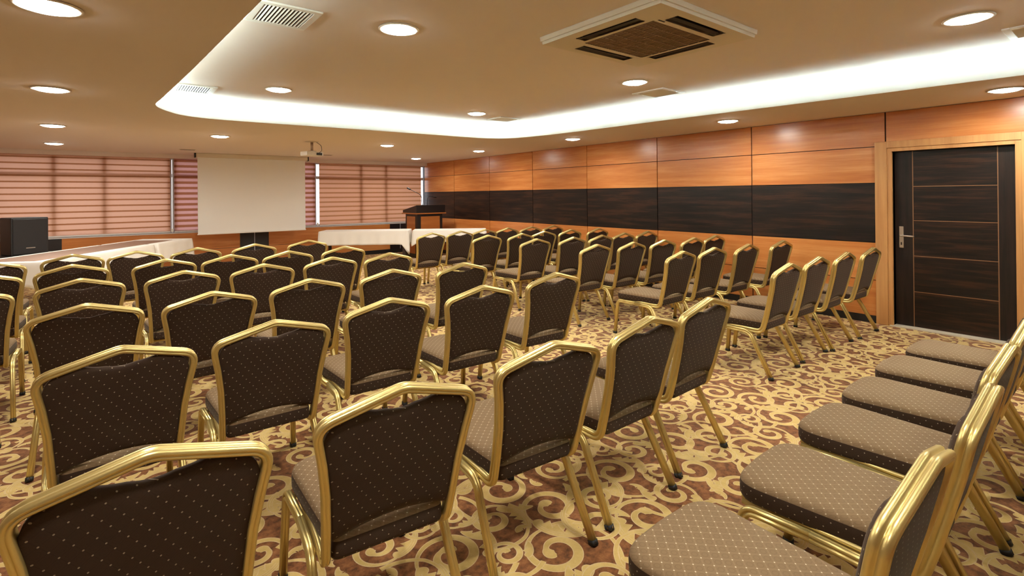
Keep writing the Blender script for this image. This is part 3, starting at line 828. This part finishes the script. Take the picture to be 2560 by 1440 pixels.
tag(ro, 'long brown runner lying along the left cloth-covered tables', 'table runner')
aR = math.atan2(9.2 - 11.25, 6.6 - 3.55); uR = Vector((math.cos(aR), math.sin(aR), 0)); pR = Vector((3.55, 11.25, 0))
table_cloth((3.55, 11.25), aR, 1.90, .60, .30, 'dark table under white cloth, right, nearest the screen', 'white cloth with hanging corner on the table between screen and lectern', 5, True)
pR2 = pR + uR * 2.0
table_cloth((pR2.x, pR2.y), aR, 1.60, .48, .26, 'dark table under white cloth before the lectern', 'white cloth on the table before the lectern by right wall', 6)

# ------------------------------------------------------------------ lectern, microphones, loudspeaker
lx0, lx1, ly0, ly1 = 5.77, 6.56, 11.02, 11.74
lc = empty('lectern', ((lx0 + lx1) / 2, (ly0 + ly1) / 2, 0)); a, b = (lx1 - lx0) / 2, (ly1 - ly0) / 2
MB().box(-a + .05, a - .05, -b + .05, b - .05, .0, 1.06).build('body', M['wenge_x'], lc, .004)
MB().box(-a + .14, a - .13, -b + .038, -b + .052, .10, 1.0).build('front_panel', M['cherry_x'], lc, .003)
for x in (-a + .038, a - .052): MB().box(x, x + .014, -b + .16, b - .14, .10, 1.0).build('side_panel', M['cherry_x'], lc, .003)
MB().box(-a - .02, a + .02, -b - .02, b + .02, 1.06, 1.085).build('trim_board', M['cherry_x'], lc, .003)
MB().add([(-a, -b, 1.085), (a, -b, 1.085), (a, b, 1.085), (-a, b, 1.085), (-a, -b, 1.275), (a, -b, 1.275), (a, b, 1.15), (-a, b, 1.15)],
         [(0, 3, 2, 1), (4, 5, 6, 7), (0, 1, 5, 4), (1, 2, 6, 5), (2, 3, 7, 6), (3, 0, 4, 7)]).build('reading_desk', M['wenge_x'], lc, .004)
tag(lc, 'dark lectern with cherry panels in the far right corner', 'lectern')
def mic(base, tip, bend, label):
    r = empty('gooseneck_microphone', base); B = Vector(base)
    MB().lathe([(.03, 0), (.03, .012), (.012, .02)], 18).build('base', M['black'], r)
    p = fillet([(0, 0, .015), Vector(bend) - B, Vector(tip) - B], [.12], 8)
    MB().sweep(p, [(.007 * math.cos(2 * PI * i / 8), .007 * math.sin(2 * PI * i / 8)) for i in range(8)], (1, 0, 0)).build('gooseneck', M['black'], r)
    d = (Vector(tip) - Vector(bend)).normalized(); q = Vector((0, 0, 1)).rotation_difference(d)
    T = Matrix.Translation(Vector(tip) - B) @ q.to_matrix().to_4x4()
    MB().lathe([(.008, -.02), (.017, 0), (.019, .03), (.019, .07), (.012, .085)], 16, T).build('head', M['black'], r)
    tag(r, label, 'microphone', 'gooseneck microphones on the lectern')
zt = lambda y: 1.281 - (y - ly0) / (ly1 - ly0) * .125
mic((5.98, 11.12, zt(11.12)), (5.72, 11.24, 1.66), (5.96, 11.13, 1.52), 'taller gooseneck microphone reaching up left from the lectern')
mic((6.12, 11.12, zt(11.12)), (6.32, 11.16, 1.475), (6.13, 11.13, 1.50), 'shorter gooseneck microphone bending right over the lectern')

sp = empty('loudspeaker', (-1.02, 10.60, .675), .52); a, b, hh = .225, .20, .555
MB().add([(-a, -b, 0), (a, -b, 0), (a * .8, b, 0), (-a * .8, b, 0), (-a, -b, hh), (a, -b, hh), (a * .8, b, hh), (-a * .8, b, hh)],
         [(0, 3, 2, 1), (4, 5, 6, 7), (0, 1, 5, 4), (1, 2, 6, 5), (2, 3, 7, 6), (3, 0, 4, 7)]).build('cabinet', M['black'], sp, .012)
MB().box(-a + .02, a - .02, -b - .010, -b + .002, .02, hh - .02).build('grille', M['blackgloss'], sp, .006)
MB().box(-.055, .055, -b - .0125, -b - .009, .10, .112).build('badge', M['steel'], sp)
tag(sp, 'black loudspeaker at the far left before the windows', 'loudspeaker')
ss = empty('speaker_table', (-1.02, 10.60, 0), .52)
MB().box(-.62, .42, -.30, .30, .60, .672).build('top', M['black'], ss, .005)
for x in (-.56, .36):
    for y in (-.24, .24): MB().box(x - .025, x + .025, y - .025, y + .025, 0, .60).build('leg', M['black'], ss)
tag(ss, 'low black table carrying the loudspeaker', 'table')

# ------------------------------------------------------------------ daylight, camera, view
wd = bpy.data.worlds.new('overcast_daylight'); S.world = wd; wd.use_nodes = True
nt = wd.node_tree; g = G(nt); bg = nt.nodes['Background']
tc = nt.nodes.new('ShaderNodeTexCoord'); z = g.sep(tc.outputs['Generated'])[2]
nt.links.new(g.ramp(g.m('ADD', g.m('MULTIPLY', z, .5), .5), [(.40, (.40, .36, .33)), (.52, (.84, .84, .90)), (.8, (.70, .76, .92))]), bg.inputs['Color'])
bg.inputs['Strength'].default_value = 3.0

cam = bpy.data.cameras.new('camera'); co = bpy.data.objects.new('camera', cam); COL.objects.link(co)
f_px, yaw, pitch, roll, cyp = 1280.0, .6671423, -.002529, -.0089471, 484.43794
c, s = math.cos(yaw), math.sin(yaw)
fw = Vector((s, c, 0)); rt = Vector((c, -s, 0)); up = Vector((0, 0, 1))
fw2 = fw * math.cos(pitch) - up * math.sin(pitch); up2 = up * math.cos(pitch) + fw * math.sin(pitch)
rt3 = rt * math.cos(roll) + up2 * math.sin(roll); up3 = up2 * math.cos(roll) - rt * math.sin(roll)
mt = Matrix((rt3, up3, -fw2)).transposed().to_4x4(); mt.translation = (0, 0, 1.5); co.matrix_world = mt
cam.sensor_fit = 'HORIZONTAL'; cam.sensor_width = 36; cam.lens = 36 * f_px / 2560; cam.shift_y = (cyp - 720) / 2560
cam.clip_start = .02; cam.clip_end = 200
S.camera = co
vs = S.view_settings; vs.view_transform = 'Standard'; vs.look = 'None'; vs.gamma = 1; vs.use_curve_mapping = False; vs.exposure = 0
try:
    S.cycles.max_bounces = 10; S.cycles.diffuse_bounces = 6; S.cycles.glossy_bounces = 4; S.cycles.sample_clamp_indirect = 25
except Exception: pass
